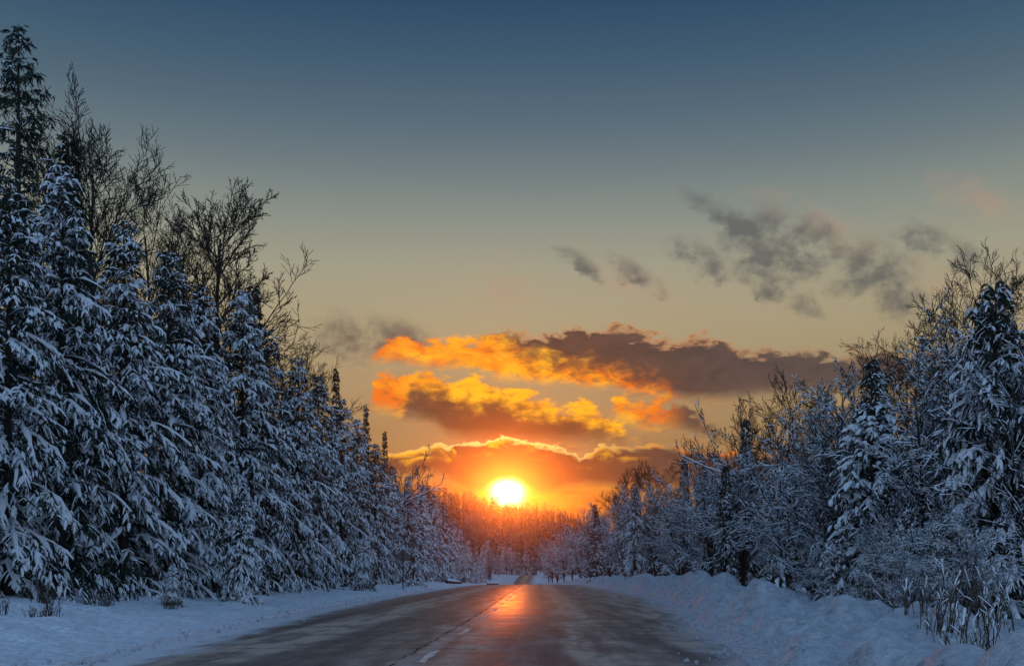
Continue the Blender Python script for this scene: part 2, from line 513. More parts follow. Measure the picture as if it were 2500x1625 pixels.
def mat_road():
    m, N, b = material('winter_asphalt')
    uv = N.new('ShaderNodeUVMap'); uv.uv_map = 'lane'
    ed = N.new('ShaderNodeUVMap'); ed.uv_map = 'edges'
    u, v, _ = N.sep(uv.outputs[0])
    dl, dr, _ = N.sep(ed.outputs[0])
    along = N.xyz(N.mul(u, 1.0), N.mul(v, .09))
    across = N.xyz(N.mul(u, .22), N.mul(v, 1.0))
    n_long = N.noise(along, 1.6, 5.0, .6)            # streaks the traffic drags out
    n_cross = N.noise(across, 1.1, 4.0, .6)          # cold joints and frost ripples across the lane
    n_fine = N.noise(N.xyz(u, v), 26.0, 4.0, .7)
    n_mid = N.noise(N.xyz(u, N.mul(v, .45)), 1.3, 4.0, .6)
    uu = N.add(u, N.mul(N.sub(n_long, .5), .9))
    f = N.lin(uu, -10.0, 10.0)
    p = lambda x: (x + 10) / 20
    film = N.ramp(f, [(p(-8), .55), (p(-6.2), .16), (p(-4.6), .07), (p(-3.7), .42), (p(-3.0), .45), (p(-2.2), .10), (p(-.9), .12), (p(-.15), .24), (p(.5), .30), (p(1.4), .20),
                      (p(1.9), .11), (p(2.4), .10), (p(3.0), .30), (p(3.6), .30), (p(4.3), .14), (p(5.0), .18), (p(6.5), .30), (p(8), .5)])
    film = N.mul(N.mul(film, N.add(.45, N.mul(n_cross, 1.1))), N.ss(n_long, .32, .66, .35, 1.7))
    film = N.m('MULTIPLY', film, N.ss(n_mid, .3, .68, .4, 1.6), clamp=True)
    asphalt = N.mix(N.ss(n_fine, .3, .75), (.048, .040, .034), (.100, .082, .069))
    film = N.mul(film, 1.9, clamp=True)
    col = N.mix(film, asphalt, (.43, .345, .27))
    # transverse cracks and the open joint along the middle
    vw = N.add(v, N.add(N.mul(N.sub(N.noise(N.xyz(u, N.mul(v, .3)), .8, 3.0, .6), .5), 1.5), N.mul(u, .12)))
    cr = N.m('ABSOLUTE', N.sub(N.m('FRACT', N.div(vw, 4.3)), .5))
    crack = N.mul(N.ss(cr, .013, .004), N.ss(N.noise(N.xyz(N.mul(u, .3), N.mul(v, .2)), 1.0, 2.0), .42, .52))
    un = N.add(u, N.mul(N.sub(N.noise(N.xyz(N.mul(u, .2), v), .9, 5.0, .7), .5), .26))
    joint = N.mul(N.ss(N.m('ABSOLUTE', N.add(un, .02)), N.lin(N.noise(N.xyz(4.0, v), 2.2, 3.0, .7), .3, .7, .008, .075), .004), N.ss(N.noise(N.xyz(0.0, v), .5, 4.0, .7), .40, .56, .15, .95))
    frost = N.mul(N.ss(N.m('ABSOLUTE', N.sub(un, .22)), .2, .05), N.ss(n_cross, .4, .6))
    col = N.mix(N.mul(frost, .55), col, (.42, .41, .39))
    open_ = N.m('MAXIMUM', N.mul(crack, .85), joint)
    speck = N.noise(N.xyz(u, N.mul(v, .6)), 11.0, 3.0, .7)
    col = N.mix(N.mul(N.ss(speck, .56, .72), .5), col, (.40, .38, .36))
    col = N.mix(N.mul(N.ss(speck, .44, .30), .5), col, (.022, .020, .019))
    col = N.mix(open_, col, (.012, .011, .010))
    # packed and blown snow along both edges
    nE = N.add(N.mul(N.sub(N.noise(N.xyz(u, N.mul(v, .35)), 1.4, 5.0, .65), .5), 2.0), N.mul(N.sub(n_fine, .5), .9))
    sl = N.ss(N.sub(nE, dl), -.55, .55)               # dl, dr = metres inside the bare asphalt
    sr = N.ss(N.sub(nE, dr), -1.0, 1.0)
    snow = N.m('MAXIMUM', sl, sr)
    grit = N.mul(N.ss(N.noise(N.xyz(u, v), 9.0, 4.0, .75), .56, .66), .75)
    col = N.mix(snow, col, N.mix(grit, (.66, .67, .70), (.17, .155, .145)))
    N.put(b.inputs['Base Color'], col)
    wet = N.ramp(f, [(p(-8), .7), (p(-5.6), .55), (p(-3.3), .62), (p(-1.6), .52), (p(-.3), .44), (p(.5), .35), (p(1.2), .36), (p(2.3), .47), (p(3.0), .45), (p(4.2), .58), (p(6), .7)])
    rough = N.add(wet, N.add(N.mul(N.sub(n_cross, .5), .35), N.add(N.mul(N.sub(n_mid, .5), .5), N.ss(N.add(v, N.mul(N.sub(n_mid, .5), 30.0)), 45.0, 16.0, 0.0, .28))))
    rough = N.add(rough, N.mul(open_, .6))
    rough = N.mix(snow, N.m('MAXIMUM', rough, .27), (.75, .75, .75))
    N.put(b.inputs['Roughness'], rough)
    N.put(b.inputs['Specular IOR Level'], N.mul(N.sub(1.0, open_), .32))
    h = N.add(N.mul(n_fine, .35), N.add(N.mul(n_cross, .5), N.add(N.mul(snow, N.add(.6, N.mul(n_fine, 1.2))), N.mul(open_, -.3))))
    bump(N, b, h, .5, .03)
    return m
ROAD = mat_road()

# ---------------------------------------------------------------- ground, snow beside the road, road
def spaced(a, b, fn):
    o = [a]
    while o[-1] < b:
        o.append(o[-1] + fn(o[-1]))
    return np.array(o)

def build_ground():
    ys = np.concatenate([np.arange(-300, 0, 20.0), spaced(0, 1980, lambda y: .8 if y < 60 else min(25, .8 + (y - 60) * .02))])
    us = np.concatenate([np.linspace(-1250, -120, 30), np.linspace(-100, -32, 14), np.linspace(-30, 30, 76), np.linspace(32, 100, 14), np.linspace(120, 1250, 30)])
    Y, U = np.meshgrid(ys, us, indexing='ij')
    X = np.where(np.abs(U) < 200, U + centre(Y) * (1 - sstep(Y, 480, 700)), U)
    Z = ground_h(X, Y, False)
    u = X - centre(Y)
    inside = sstep(u, left_foot(Y) - 10.5, left_foot(Y) - 9.5) * (1 - sstep(u, right_foot(Y) + 8.6, right_foot(Y) + 9.6)) * (1 - sstep(Y, 300, 340)) * sstep(Y, 3, 8)
    onroad = sstep(u, left_foot(Y) - 1.5, left_foot(Y) - .5) * (1 - sstep(u, right_foot(Y) + .5, right_foot(Y) + 1.5)) * (1 - sstep(Y, 560, 600))
    Z = Z - .45 * np.maximum(inside, onroad)
    V = np.stack([X, Y, Z], -1); F = grid_faces(len(ys), len(us))
    cut = np.searchsorted(ys, 555) * (len(us) - 1)
    tag(obj('ground', mesh_from('ground', V, F[:cut], mat=SNOW)), 'snow covered ground running back under the trees to the wooded rise', 'ground', kind='structure')
    tag(obj('hill', mesh_from('hill', V, F[cut:], mat=BRUSH)), 'wooded rise closing the view at the end of the road', 'hill', kind='structure')

def strip(name, y0, y1, off0, off1, foot, du, mat, label):
    ys = spaced(y0, y1, lambda y: max(.085, .0062 * abs(y)))
    ds = np.arange(off0, off1 + du * .5, du)
    Y, Dd = np.meshgrid(ys, ds, indexing='ij')
    X = centre(Y) + foot(Y) + Dd
    Z = ground_h(X, Y, True)
    edge = np.zeros_like(Z)
    edge[0] = edge[-1] = 1
    edge[:, 0] = edge[:, -1] = 1
    Z -= edge * .5
    me = mesh_from(name, np.stack([X, Y, Z], -1), grid_faces(len(ys), len(ds)), mat=mat)
    tag(obj(name, me), label, 'snow bank', kind='structure')

def build_road():
    ys = np.concatenate([np.arange(-300, 0, 10.0), spaced(0, 640, lambda y: max(.6, .012 * y))])
    us = np.linspace(-10.5, 10.5, 43)
    Y, U = np.meshgrid(ys, us, indexing='ij')
    X = centre(Y) + U
    Z = road_z(Y) - .012 * np.abs(U)
    dl = U - left_edge(Y)
    dr = right_foot(Y) - .3 - U
    me = mesh_from('road', np.stack([X, Y, Z], -1), grid_faces(len(ys), len(us)), mat=ROAD,
                   uvs={'lane': np.stack([U, Y], -1).reshape(-1, 2), 'edges': np.stack([dl, dr], -1).reshape(-1, 2)})
    road = tag(obj('road', me), 'wet two lane asphalt road with frost, cracks and snowy edges', 'road', kind='structure')
    # broken line beside the middle joint: worn painted dashes, each its own sheet
    m, N, b = material('worn_road_paint')
    g = N.new('ShaderNodeNewGeometry').outputs['Position']
    wear = N.ss(N.noise(g, 5.0, 5.0, .75), .36, .56)
    N.put(b.inputs['Base Color'], N.mix(wear, (.14, .135, .125), (.72, .69, .62)))
    b.inputs['Roughness'].default_value = .6
    for k in range(15):
        ya = 8.6 + k * 7.6
        yy = np.linspace(ya, ya + 2.5, 7)
        off = np.stack([.30 + .025 * np.sin(yy * 3.1), .43 + .02 * np.sin(yy * 4.3 + 1)], 1)
        X = centre(yy)[:, None] + off
        Z = np.repeat((road_z(yy))[:, None], 2, 1) - .012 * off + .005
        V = np.stack([X, np.repeat(yy[:, None], 2, 1), Z], -1)
        obj('lane_dash', mesh_from('lane_dash', V, grid_faces(7, 2), mat=m), road)

build_ground()
strip('snow_verge', 5.0, 320.0, -10.5, .35, left_foot, .13, SNOW, 'smooth blue snow verge between the road and the tall spruces')
strip('snow_bank', 5.0, 320.0, -.35, 9.5, right_foot, .10, SNOW_BANK, 'lumpy bank of ploughed snow along the road opposite the sign')
build_road()

# ---------------------------------------------------------------- growing trees
def unit(v):
    return v / np.maximum(np.linalg.norm(v, axis=-1, keepdims=True), 1e-9)

def frames(P):
    T = unit(np.gradient(P, axis=1))
    up = np.zeros_like(T); up[..., 2] = 1
    S = np.cross(T, up)
    n = np.linalg.norm(S, axis=-1, keepdims=True)
    alt = np.zeros_like(T); alt[..., 0] = 1
    S = np.where(n < .08, alt, S / np.maximum(n, 1e-6))
    return T, S, np.cross(S, T)

class Build:
    def __init__(self):
        self.v, self.q, self.t, self.n = [], [], [], 0
    def quads(self, V, F):
        self.v.append(V.reshape(-1, 3)); self.q.append(F.reshape(-1, 4) + self.n); self.n += V.size // 3
    def tris(self, V):
        V = V.reshape(-1, 3)
        self.v.append(V); self.t.append(np.arange(len(V)).reshape(-1, 3) + self.n); self.n += len(V)
    def tubes(self, P, Rr, sides=4):
        N_, k = P.shape[:2]
        if N_ == 0: return
        T, S, U = frames(P)
        a = np.arange(sides) / sides * 2 * np.pi
        V = P[:, :, None] + Rr[:, :, None, None] * (np.cos(a)[:, None] * S[:, :, None] + np.sin(a)[:, None] * U[:, :, None])
        i = np.arange(k - 1)[:, None] * sides; j = np.arange(sides)[None, :]; j2 = (j + 1) % sides
        f = np.stack([i + j, i + j2, i + sides + j2, i + sides + j], -1).reshape(1, -1, 4)
        self.quads(V, f + (np.arange(N_) * k * sides)[:, None, None])
    def pads(self, P, W, H, lift=.3):
        """Snow lying on top of branches: open-bottomed, rounded, tapered strips."""
        N_, k = P.shape[:2]
        if N_ == 0: return
        T, S, U = frames(P)
        a = np.radians(np.array([-25.0, 38.0, 90.0, 142.0, 205.0])); m = len(a)
        zup = np.zeros_like(U); zup[..., 2] = 1
        Uu = unit(U * .6 + zup * .4)
        base = P + Uu * (H * lift)[..., None]
        V = base[:, :, None] + W[:, :, None, None] * np.cos(a)[:, None] * S[:, :, None] + H[:, :, None, None] * np.sin(a)[:, None] * Uu[:, :, None]
        i = np.arange(k - 1)[:, None] * m; j = np.arange(m - 1)[None, :]
        f = np.stack([i + j, i + j + 1, i + m + j + 1, i + m + j], -1).reshape(1, -1, 4)
        self.quads(V, f + (np.arange(N_) * k * m)[:, None, None])
    def mesh(self, name, mat, smooth=True):
        return mesh_from(name, np.concatenate(self.v), np.concatenate(self.q) if self.q else None, np.concatenate(self.t) if self.t else None, mat, smooth)

def along(P, idx, s):
    """Point and tangent at s in 0..1 on the polylines P[idx]."""
    k = P.shape[1]
    f = np.clip(s, 0, .9999) * (k - 1)
    i = f.astype(int); w = (f - i)[:, None]
    a, b = P[idx, i], P[idx, i + 1]
    return a + (b - a) * w, unit(b - a)

def spruce(seed, H, Rad, droop=58.0, gap=.40, power=.85, snow=.8, low=.02, twig=1.0, blades=5, sparse_below=0.0, top_fill=1.0, padw=1.0):
    """Tapered trunk, whorls of sagging branches with side twigs and needles, snow pads on top."""
    r = np.random.default_rng(seed)
    zs, azs = [], []
    z = low * H + .1
    while z < .985 * H:
        fr = z / H
        m = int(r.integers(4, 7))
        a0 = r.uniform(0, 6.28)
        for j in range(m):
            if fr < sparse_below and r.random() < .62: continue
            zs.append(z + r.uniform(-.12, .12)); azs.append(a0 + j * 6.283 / m + r.uniform(-.3, .3))
        z += gap * (1.0 - .55 * fr) * r.uniform(.8, 1.2)
    zs, azs = np.array(zs), np.array(azs); n = len(zs)
    fr = np.clip(zs / H, 0, 1)
    L = (Rad * (1 - fr) ** power * r.uniform(.68, 1.18, n) + .16) * np.where(fr < sparse_below, r.uniform(.35, .8, n), 1)
    # ragged outline: whole sectors grow longer or shorter
    L *= 1 + .16 * np.sin(azs * 2 + seed) * np.sin(fr * 9 + seed * 1.7)
    e0 = np.radians(-4 + 42 * fr ** 1.5 + r.normal(0, 7, n))
    e1 = e0 - np.radians(droop * np.clip(L / 1.4, .25, 1) * r.uniform(.7, 1.2, n))
    k = 8
    s = np.linspace(0, 1, k)
    ang = e0[:, None] + (e1 - e0)[:, None] * s[None] ** .8
    ds = (L / (k - 1))[:, None]
    rad = np.concatenate([np.zeros((n, 1)), np.cumsum(np.cos(ang[:, :-1]) * ds, 1)], 1)
    dz = np.concatenate([np.zeros((n, 1)), np.cumsum(np.sin(ang[:, :-1]) * ds, 1)], 1)
    bend = azs[:, None] + s[None] ** 2 * r.normal(0, .16, n)[:, None]
    P = np.stack([np.cos(bend) * rad, np.sin(bend) * rad, zs[:, None] + dz], -1)
    P[..., 2] = np.maximum(P[..., 2], -.3)
    trunk = Build(); crown = Build(); pad = Build()
    kt = 12
    tz = np.linspace(0, 1, kt)
    TP = np.zeros((1, kt, 3)); TP[0, :, 2] = tz * H
    TP[0, :, 0] = np.sin(tz * 5 + seed) * .05 * tz; TP[0, :, 1] = np.cos(tz * 4 + seed) * .05 * tz
    TR = ((.012 * H + .03) * (1 - tz) ** .9 + .012)[None]
    TR[0, 0] *= 1.35
    trunk.tubes(TP, TR, 8)
    br = (.010 + .010 * L)[:, None] * (1 - .8 * s[None])
    crown.tubes(P, br, 4)
    # forked boughs: shorter limbs fanning out of each branch
    nsub = np.where(L > 1.5, 4, np.where(L > .7, 3, 1))
    bi0 = np.repeat(np.arange(n), nsub)
    ns = len(bi0)
    ss_ = r.uniform(.18, .85, ns)
    sp, stg = along(P, bi0, ss_)
    sside = unit(np.cross(stg, np.array([0, 0, 1.0]))) * np.where(r.random(ns) < .5, -1, 1)[:, None]
    sl = L[bi0] * (1 - .6 * ss_) * r.uniform(.28, .55, ns) + .1
    sdir = unit(stg * r.uniform(.5, .9, ns)[:, None] + sside * r.uniform(.45, .95, ns)[:, None] + r.normal(0, .12, (ns, 3)))
    PS = sp[:, None] + sdir[:, None] * (sl[:, None] * s[None])[..., None]
    PS[..., 2] -= sl[:, None] * s[None] ** 1.7 * r.uniform(.25, .75, ns)[:, None]
    crown.tubes(PS, (.008 + .006 * sl)[:, None] * (1 - .7 * s[None]), 3)
    owner = np.concatenate([np.arange(n), bi0])
    P_all = np.concatenate([P, PS]); L_all = np.concatenate([L, sl])
    # side twigs, short and hanging
    cnt = np.clip((L_all / (.115 / twig)).astype(int), 4, 26)
    idx = np.repeat(np.arange(len(L_all)), cnt)
    m = len(idx)
    st = r.uniform(.12, 1.0, m) ** .85
    p0, tg = along(P_all, idx, st)
    side = unit(np.cross(tg, np.array([0, 0, 1.0])))
    sg = np.where(r.random(m) < .5, -1, 1)[:, None]
    tl = np.minimum((.16 * L_all[idx] * (1 - st) ** .6 + .15) * r.uniform(.55, 1.35, m), .55)
    d = unit(tg * r.uniform(.2, 1.0, m)[:, None] + side * sg * r.uniform(.2, 1.0, m)[:, None] + np.array([0, 0, -1.0]) * r.uniform(-.1, .6, m)[:, None])
    kk = 3
    t4 = np.linspace(0, 1, kk)
    B = p0[:, None] + d[:, None] * (tl[:, None] * t4[None])[..., None]
    B[..., 2] -= (tl[:, None] * t4[None] ** 2) * r.uniform(.2, .7, m)[:, None]
    crown.tubes(B, (.026 * np.ones(m))[:, None] * np.array([.9, 1.0, .25])[None] * r.uniform(.8, 1.3, m)[:, None], 3)
    # needles and short sprigs
    bi = np.repeat(np.arange(m), blades)
    bt = r.uniform(.05, 1.0, len(bi))
    q0, qt = along(B, bi, bt)
    qd = unit(qt * .7 + r.normal(0, .55, (len(bi), 3)) + np.array([0, 0, -.38]))
    ql = r.uniform(.07, .17, len(bi))[:, None]
    qs = unit(np.cross(qd, r.normal(0, 1, (len(bi), 3)))) * r.uniform(.014, .026, len(bi))[:, None]
    crown.tris(np.stack([q0 - qs, q0 + qs, q0 + qd * ql], 1))
    # snow
    if snow > 0:
        load = np.clip(r.normal(snow, .28, n), 0, 1.2)                     # each branch carries its own load
        load *= sstep(L, .12, .7) * .75 + .25
        clump = np.sin(p0[:, 0] * 2.3 + seed) + np.sin(p0[:, 1] * 2.6 + seed * 2) + np.sin(p0[:, 2] * 3.1 + seed * 3)
        ld = load[owner[idx]] * np.clip(.78 + .26 * clump, .15, 1.25)           # patches shaken bare
        keep = (r.random(m) < np.clip(ld, 0, .93)) & (st > .2)
        w = r.uniform(.024, .062, m) * (.5 + .6 * ld) * padw
        tip = np.array([.6, 1.0, .3])[None]
        pad.pads(B[keep], w[keep][:, None] * tip, w[keep][:, None] * tip * r.uniform(.55, 1.0, keep.sum())[:, None], .25)
        kb = (load > .35) & (r.random(n) < .6)
        wb = (.035 + .028 * np.minimum(L, 2.2))[kb] * padw
        tb = np.array([.15, .5, .8, 1, 1, .95, .8, .3])[None]
        tb = tb * np.clip(r.normal(.75, .4, (len(wb), 8)), .05, 1.4)
        pad.pads(P[kb], wb[:, None] * tb, wb[:, None] * tb * .75, .3)
    parts = [('trunk', trunk.mesh('spruce_trunk', BARK)), ('crown', crown.mesh('spruce_crown', NEEDLE, False))]
    if snow > 0:
        parts.append(('snow_load', pad.mesh('spruce_snow', SNOW_TREE)))
    return parts, H

def branch_level(r, P, Rr, per, tmin, length, angle, lift, k, wig, droop=0.0, taper=.25, rmin=.012, shrink=.55):
    """Children for every polyline in P: batch of (N*per, k, 3)."""
    n = P.shape[0]
    idx = np.repeat(np.arange(n), per)
    m = len(idx)
    t = tmin + (1 - tmin) * ((np.tile(np.arange(per), n) + r.uniform(.1, .9, m)) / per)
    p0, tg = along(P, idx, t)
    Lp = np.linalg.norm(np.diff(P, axis=1), axis=-1).sum(1)[idx]
    rnd = unit(np.cross(tg, r.normal(0, 1, (m, 3))))
    a = np.radians(r.normal(angle, 9, m))[:, None]
    d = unit(tg * np.cos(a) + rnd * np.sin(a) + np.array([0, 0, lift]))
    L = Lp * length * (1 - .45 * t) * r.uniform(.65, 1.25, m)
    s = np.linspace(0, 1, k)
    w1 = unit(r.normal(0, 1, (m, 3))) * (L * wig)[:, None]
    w2 = unit(r.normal(0, 1, (m, 3))) * (L * wig * .6)[:, None]
    Q = p0[:, None] + d[:, None] * (L[:, None] * s)[..., None] + w1[:, None] * (np.sin(s * 3.0) * s)[None, :, None] + w2[:, None] * (np.sin(s * 6.5) * s)[None, :, None]
    Q[..., 2] += (lift * .35 - droop) * L[:, None] * s[None] ** 2
    i = np.clip((t * (P.shape[1] - 1)).astype(int), 0, P.shape[1] - 1)
    r0 = np.maximum(Rr[idx, i] * shrink, rmin * 1.15)
    RR = np.maximum(r0[:, None] * (1 - (1 - taper) * s[None]), rmin)
    return Q, RR

def bare_tree(seed, H, trunk_r=None, stems=1, first=.32, n1=13, n2=7, n3=6, n4=4, a1=42, lift=.25, len1=.50, lean=0.0, snow=0.0, spread=.0, droop=0.0, rmin=.013, crownlow=False, l4=.62):
    r = np.random.default_rng(seed)
    k = 10
    s = np.linspace(0, 1, k)
    P = np.zeros((stems, k, 3))
    az = r.uniform(0, 6.28) + np.arange(stems) * 2.4
    sp = (spread * r.uniform(.5, 1.1, stems)) if stems > 1 else np.array([lean])
    if stems == 1: az = np.zeros(1)
    hh = H * r.uniform(.72, 1.0, stems) if stems > 1 else np.array([H * .8])
    P[..., 0] = np.cos(az)[:, None] * (sp[:, None] * s ** 1.3) * H + np.sin(s * 5 + seed)[None] * H * .012 * s
    P[..., 1] = np.sin(az)[:, None] * (sp[:, None] * s ** 1.3) * H + np.cos(s * 4.2 + seed * 2)[None] * H * .012 * s
    P[..., 2] = hh[:, None] * s
    tr = trunk_r or .0072 * H
    Rr = (tr / math.sqrt(stems)) * (1 - .8 * s)[None] * np.ones((stems, 1)) + .01
    Rr[:, 0] *= 1.25
    trunk = Build(); crown = Build(); pad = Build()
    trunk.tubes(P, Rr, 8 if stems == 1 else 6)
    Q1, R1 = branch_level(r, P, Rr, n1, first, len1, a1, lift, 7, .07, droop * .4, .25, rmin * 1.3)
    trunk.tubes(Q1, R1, 5)
    Q2, R2 = branch_level(r, Q1, R1, n2, .18, .55, 40, lift * .8, 5, .08, droop * .7, .35, rmin * 1.15)
    crown.tubes(Q2, R2, 4)
    Q3, R3 = branch_level(r, Q2, R2, n3, .15, .55, 38, lift * .6, 4, .09, droop, .5, rmin)
    crown.tubes(Q3, R3, 3)
    lv = [(Q1, R1, 2), (Q2, R2, 1), (Q3, R3, 0)]
    if n4:
        Q4, R4 = branch_level(r, Q3, R3, n4, .15, l4, 36, lift * .4, 3, .08, droop, .6, rmin * .9)
        crown.tubes(Q4, R4, 3)
        lv.append((Q4, R4, 0))
    parts = []
    if snow > 0:
        for Q, Rb, lvl in lv:
            dr = unit(Q[:, -1] - Q[:, 0])
            flat = 1 - np.abs(dr[:, 2])
            keep = (flat > .12) & (r.random(len(Q)) < snow)
            Qk, Rk = Q[keep], Rb[keep]
            w = (Rk * .9 + .009) * r.uniform(.7, 1.6, len(Qk))[:, None]
            tip = np.ones(Q.shape[1]); tip[0] = .5; tip[-1] = .35
            pad.pads(Qk, w * tip, w * tip * 1.05, .55)
    parts = [('trunk', trunk.mesh('tree_trunk', BARK)), ('crown', crown.mesh('tree_crown', TWIG))]
    if snow > 0:
        parts.append(('snow_load', pad.mesh('tree_snow', SNOW_TREE)))
    return parts, H

_tick = __import__('time').perf_counter()
KIND = {}
# snow-laden spruces: broad, medium, slender, young
KIND['broad'] = [spruce(11, 15, 3.3, 66, .54, .66, .95, padw=1.15), spruce(12, 15, 3.1, 72, .54, .64, .95, padw=1.15), spruce(13, 15, 3.5, 60, .56, .68, .9, padw=1.15)]
KIND['slender'] = [spruce(21, 11, 1.7, 50, .34, .8, .6, twig=.7), spruce(22, 11, 1.45, 46, .32, .75, .5, twig=.7)]
KIND['young'] = [spruce(31, 7, 2.3, 66, .30, .8, .95, twig=1.15, padw=1.35), spruce(32, 7, 2.5, 62, .32, .75, .95, twig=1.15, padw=1.4)]
KIND['tall_dark'] = [spruce(41, 22, 2.4, 30, .62, .55, .12, .12, .45, 6, .66)]
KIND['dark'] = [spruce(42, 15, 1.9, 36, .50, .8, .22, twig=.5, blades=7)]
# leafless hardwoods
KIND['bare'] = [bare_tree(51, 20, n2=9, n4=4, lift=.2, a1=44, first=.30, len1=.40, rmin=.011), bare_tree(52, 20, first=.26, a1=48, n1=16, n2=8, n4=4, lift=.18, len1=.38, rmin=.011), bare_tree(53, 20, a1=40, lift=.25, first=.32, n2=9, n4=4, len1=.38, rmin=.011), bare_tree(54, 20, first=.28, a1=46, n1=13, n2=9, lean=.04, n4=4, lift=.2, len1=.42, rmin=.011)]
KIND['round'] = [bare_tree(55, 18, trunk_r=.16, first=.42, n1=22, n2=8, a1=46, len1=.36, lift=.22, n3=6, n4=4, rmin=.011)]
KIND['poplar'] = [bare_tree(56, 14, first=.35, n1=14, n2=6, n3=5, n4=3, a1=38, len1=.38, lift=.3), bare_tree(57, 14, first=.3, n1=12, n2=7, n3=5, n4=3, a1=44, len1=.45, lift=.22)]
# hardwood saplings and brush under snow
KIND['thicket'] = [bare_tree(61, 8, .16, 5, .12, 10, 7, 5, 3, 40, .22, .40, 0, .55, .10, .05, .009),
                   bare_tree(62, 8, .14, 5, .08, 10, 7, 5, 3, 60, .04, .46, 0, .58, .22, .20, .009)]
KIND['snowy_bare'] = [bare_tree(64, 12, .13, 1, .15, 20, 7, 6, 4, 54, .10, .44, 0, .4, 0, .08, .010)]
KIND['leaning'] = [bare_tree(71, 9, .13, 1, .45, 6, 4, 4, 3, 40, .2, .5, .55, .35, 0, .0, .013)]
print('TREES grown in', round(__import__('time').perf_counter() - _tick, 1), {k: [sum(len(m.polygons) for _, m in p) for p, h in v] for k, v in KIND.items()})

def plant(name, kind, var, x, y, h, label, cat, group, rot=None, wide=1.0, tilt=(0, 0), sink=.05):
    parts, H = KIND[kind][var % len(KIND[kind])]
    e = bpy.data.objects.new(name, None)
    e.empty_display_size = .5
    link(e)
    k = h / H
    e.location = (x, y, gz(x, y) - sink)
    e.rotation_euler = (tilt[0], tilt[1], rot if rot is not None else (x * 3.7 + y * 1.9) % 6.28)
    e.scale = (k * wide, k * wide, k)
    for pn, me in parts:
        c = obj(pn, me, e)
        if pn == 'snow_load': c['kind'] = 'stuff'
    tag(e, label, cat, group)
    return e

ORD = ['first', 'second', 'third', 'fourth', 'fifth', 'sixth', 'seventh', 'eighth', 'ninth', 'tenth', 'eleventh', 'twelfth', 'thirteenth', 'fourteenth', 'fifteenth', 'sixteenth',
       'seventeenth', 'eighteenth', 'nineteenth', 'twentieth', 'twenty-first', 'twenty-second', 'twenty-third', 'twenty-fourth', 'twenty-fifth', 'twenty-sixth', 'twenty-seventh',
       'twenty-eighth', 'twenty-ninth', 'thirtieth', 'thirty-first', 'thirty-second', 'thirty-third', 'thirty-fourth']

# ---- the wall of spruces on the sign's side, front row (x, y, height, width factor, variant)
front = [(-15.6, 26.5, 11.6, 1.0, 0), (-15.0, 30.5, 12.6, 1.0, 1), (-15.2, 34.5, 14.6, .95, 2), (-14.6, 38.5, 14.2, 1.0, 3), (-14.4, 43, 14.6, 1.0, 0), (-14.6, 48, 14.6, .95, 1),
         (-14.2, 54, 16.0, .95, 2), (-14.4, 60, 15.6, .95, 0), (-14.0, 67, 15.4, .95, 3), (-14.2, 75, 15.6, .95, 1), (-14.0, 84, 15.6, .9, 0), (-14.2, 94, 15.4, .9, 2), (-14.0, 105, 14.6, .9, 3),
         (-13.8, 118, 13.6, .9, 1), (-13.4, 132, 14.0, .9, 0), (-13.0, 147, 14.2, .9, 2), (-12.6, 164, 14.6, .9, 3), (-12.4, 184, 14.6, .9, 1), (-12.0, 206, 13.4, .9, 0),
         (-11.6, 232, 12.6, .9, 2), (-11.0, 262, 11.5, .9, 3), (-10.4, 298, 10.5, .9, 1), (-9.6, 340, 10.0, .9, 0)]
for i, (x, y, h, w, v) in enumerate(front):
    plant('spruce_tree', 'broad', v, x, y, h, 'snow-laden spruce edging the verge on the sign side, %s along from the camera' % ORD[i], 'spruce', 'snow-laden spruces along the verge', wide=w)
# second row, filling the wall behind
back = [(-20.5, 30, 12.5, 1), (-20.0, 35, 13.5, 2), (-19.8, 40.5, 15.0, 3), (-19.5, 46, 15.4, 0), (-19.4, 52, 15.6, 1), (-19.2, 59, 16.2, 2), (-19, 66.5, 16.0, 3), (-19, 75, 16.0, 0), (-18.6, 85, 15.8, 1),
        (-18.4, 97, 15.0, 2), (-18, 112, 14.6, 3), (-17.6, 130, 14.4, 0), (-17.2, 152, 14.4, 1)]
for i, (x, y, h, v) in enumerate(back):
    plant('spruce_tree', 'broad', v, x, y, h, 'snowy spruce of the second row on the sign side, %s from the camera' % ORD[i], 'spruce', 'snowy spruces of the second row', wide=.9)

# young spruces and drooping saplings at the foot of the wall
for x, y, h, w, v, lab in [(-10.6, 40.2, 4.4, .8, 0, 'young drooping spruce loaded with snow at the foot of the tall spruces'),
                           (-11.4, 34.4, 1.5, .9, 1, 'tiny snow-smothered spruce standing alone at the edge of the blue verge'),
                           (-10.4, 72, 4.0, .8, 1, 'small snowy spruce leaning out of the wall short of the diamond sign'),
                           (-9.4, 98, 5.0, .8, 0, 'short snowy spruce just past the diamond sign'),
                           (-8.6, 176, 5.4, .8, 1, 'small isolated snowy spruce where the road dips on the sign side')]:
    plant('young_spruce', 'young', v, x, y, h, lab, 'spruce', 'young spruces at the verge', wide=w)

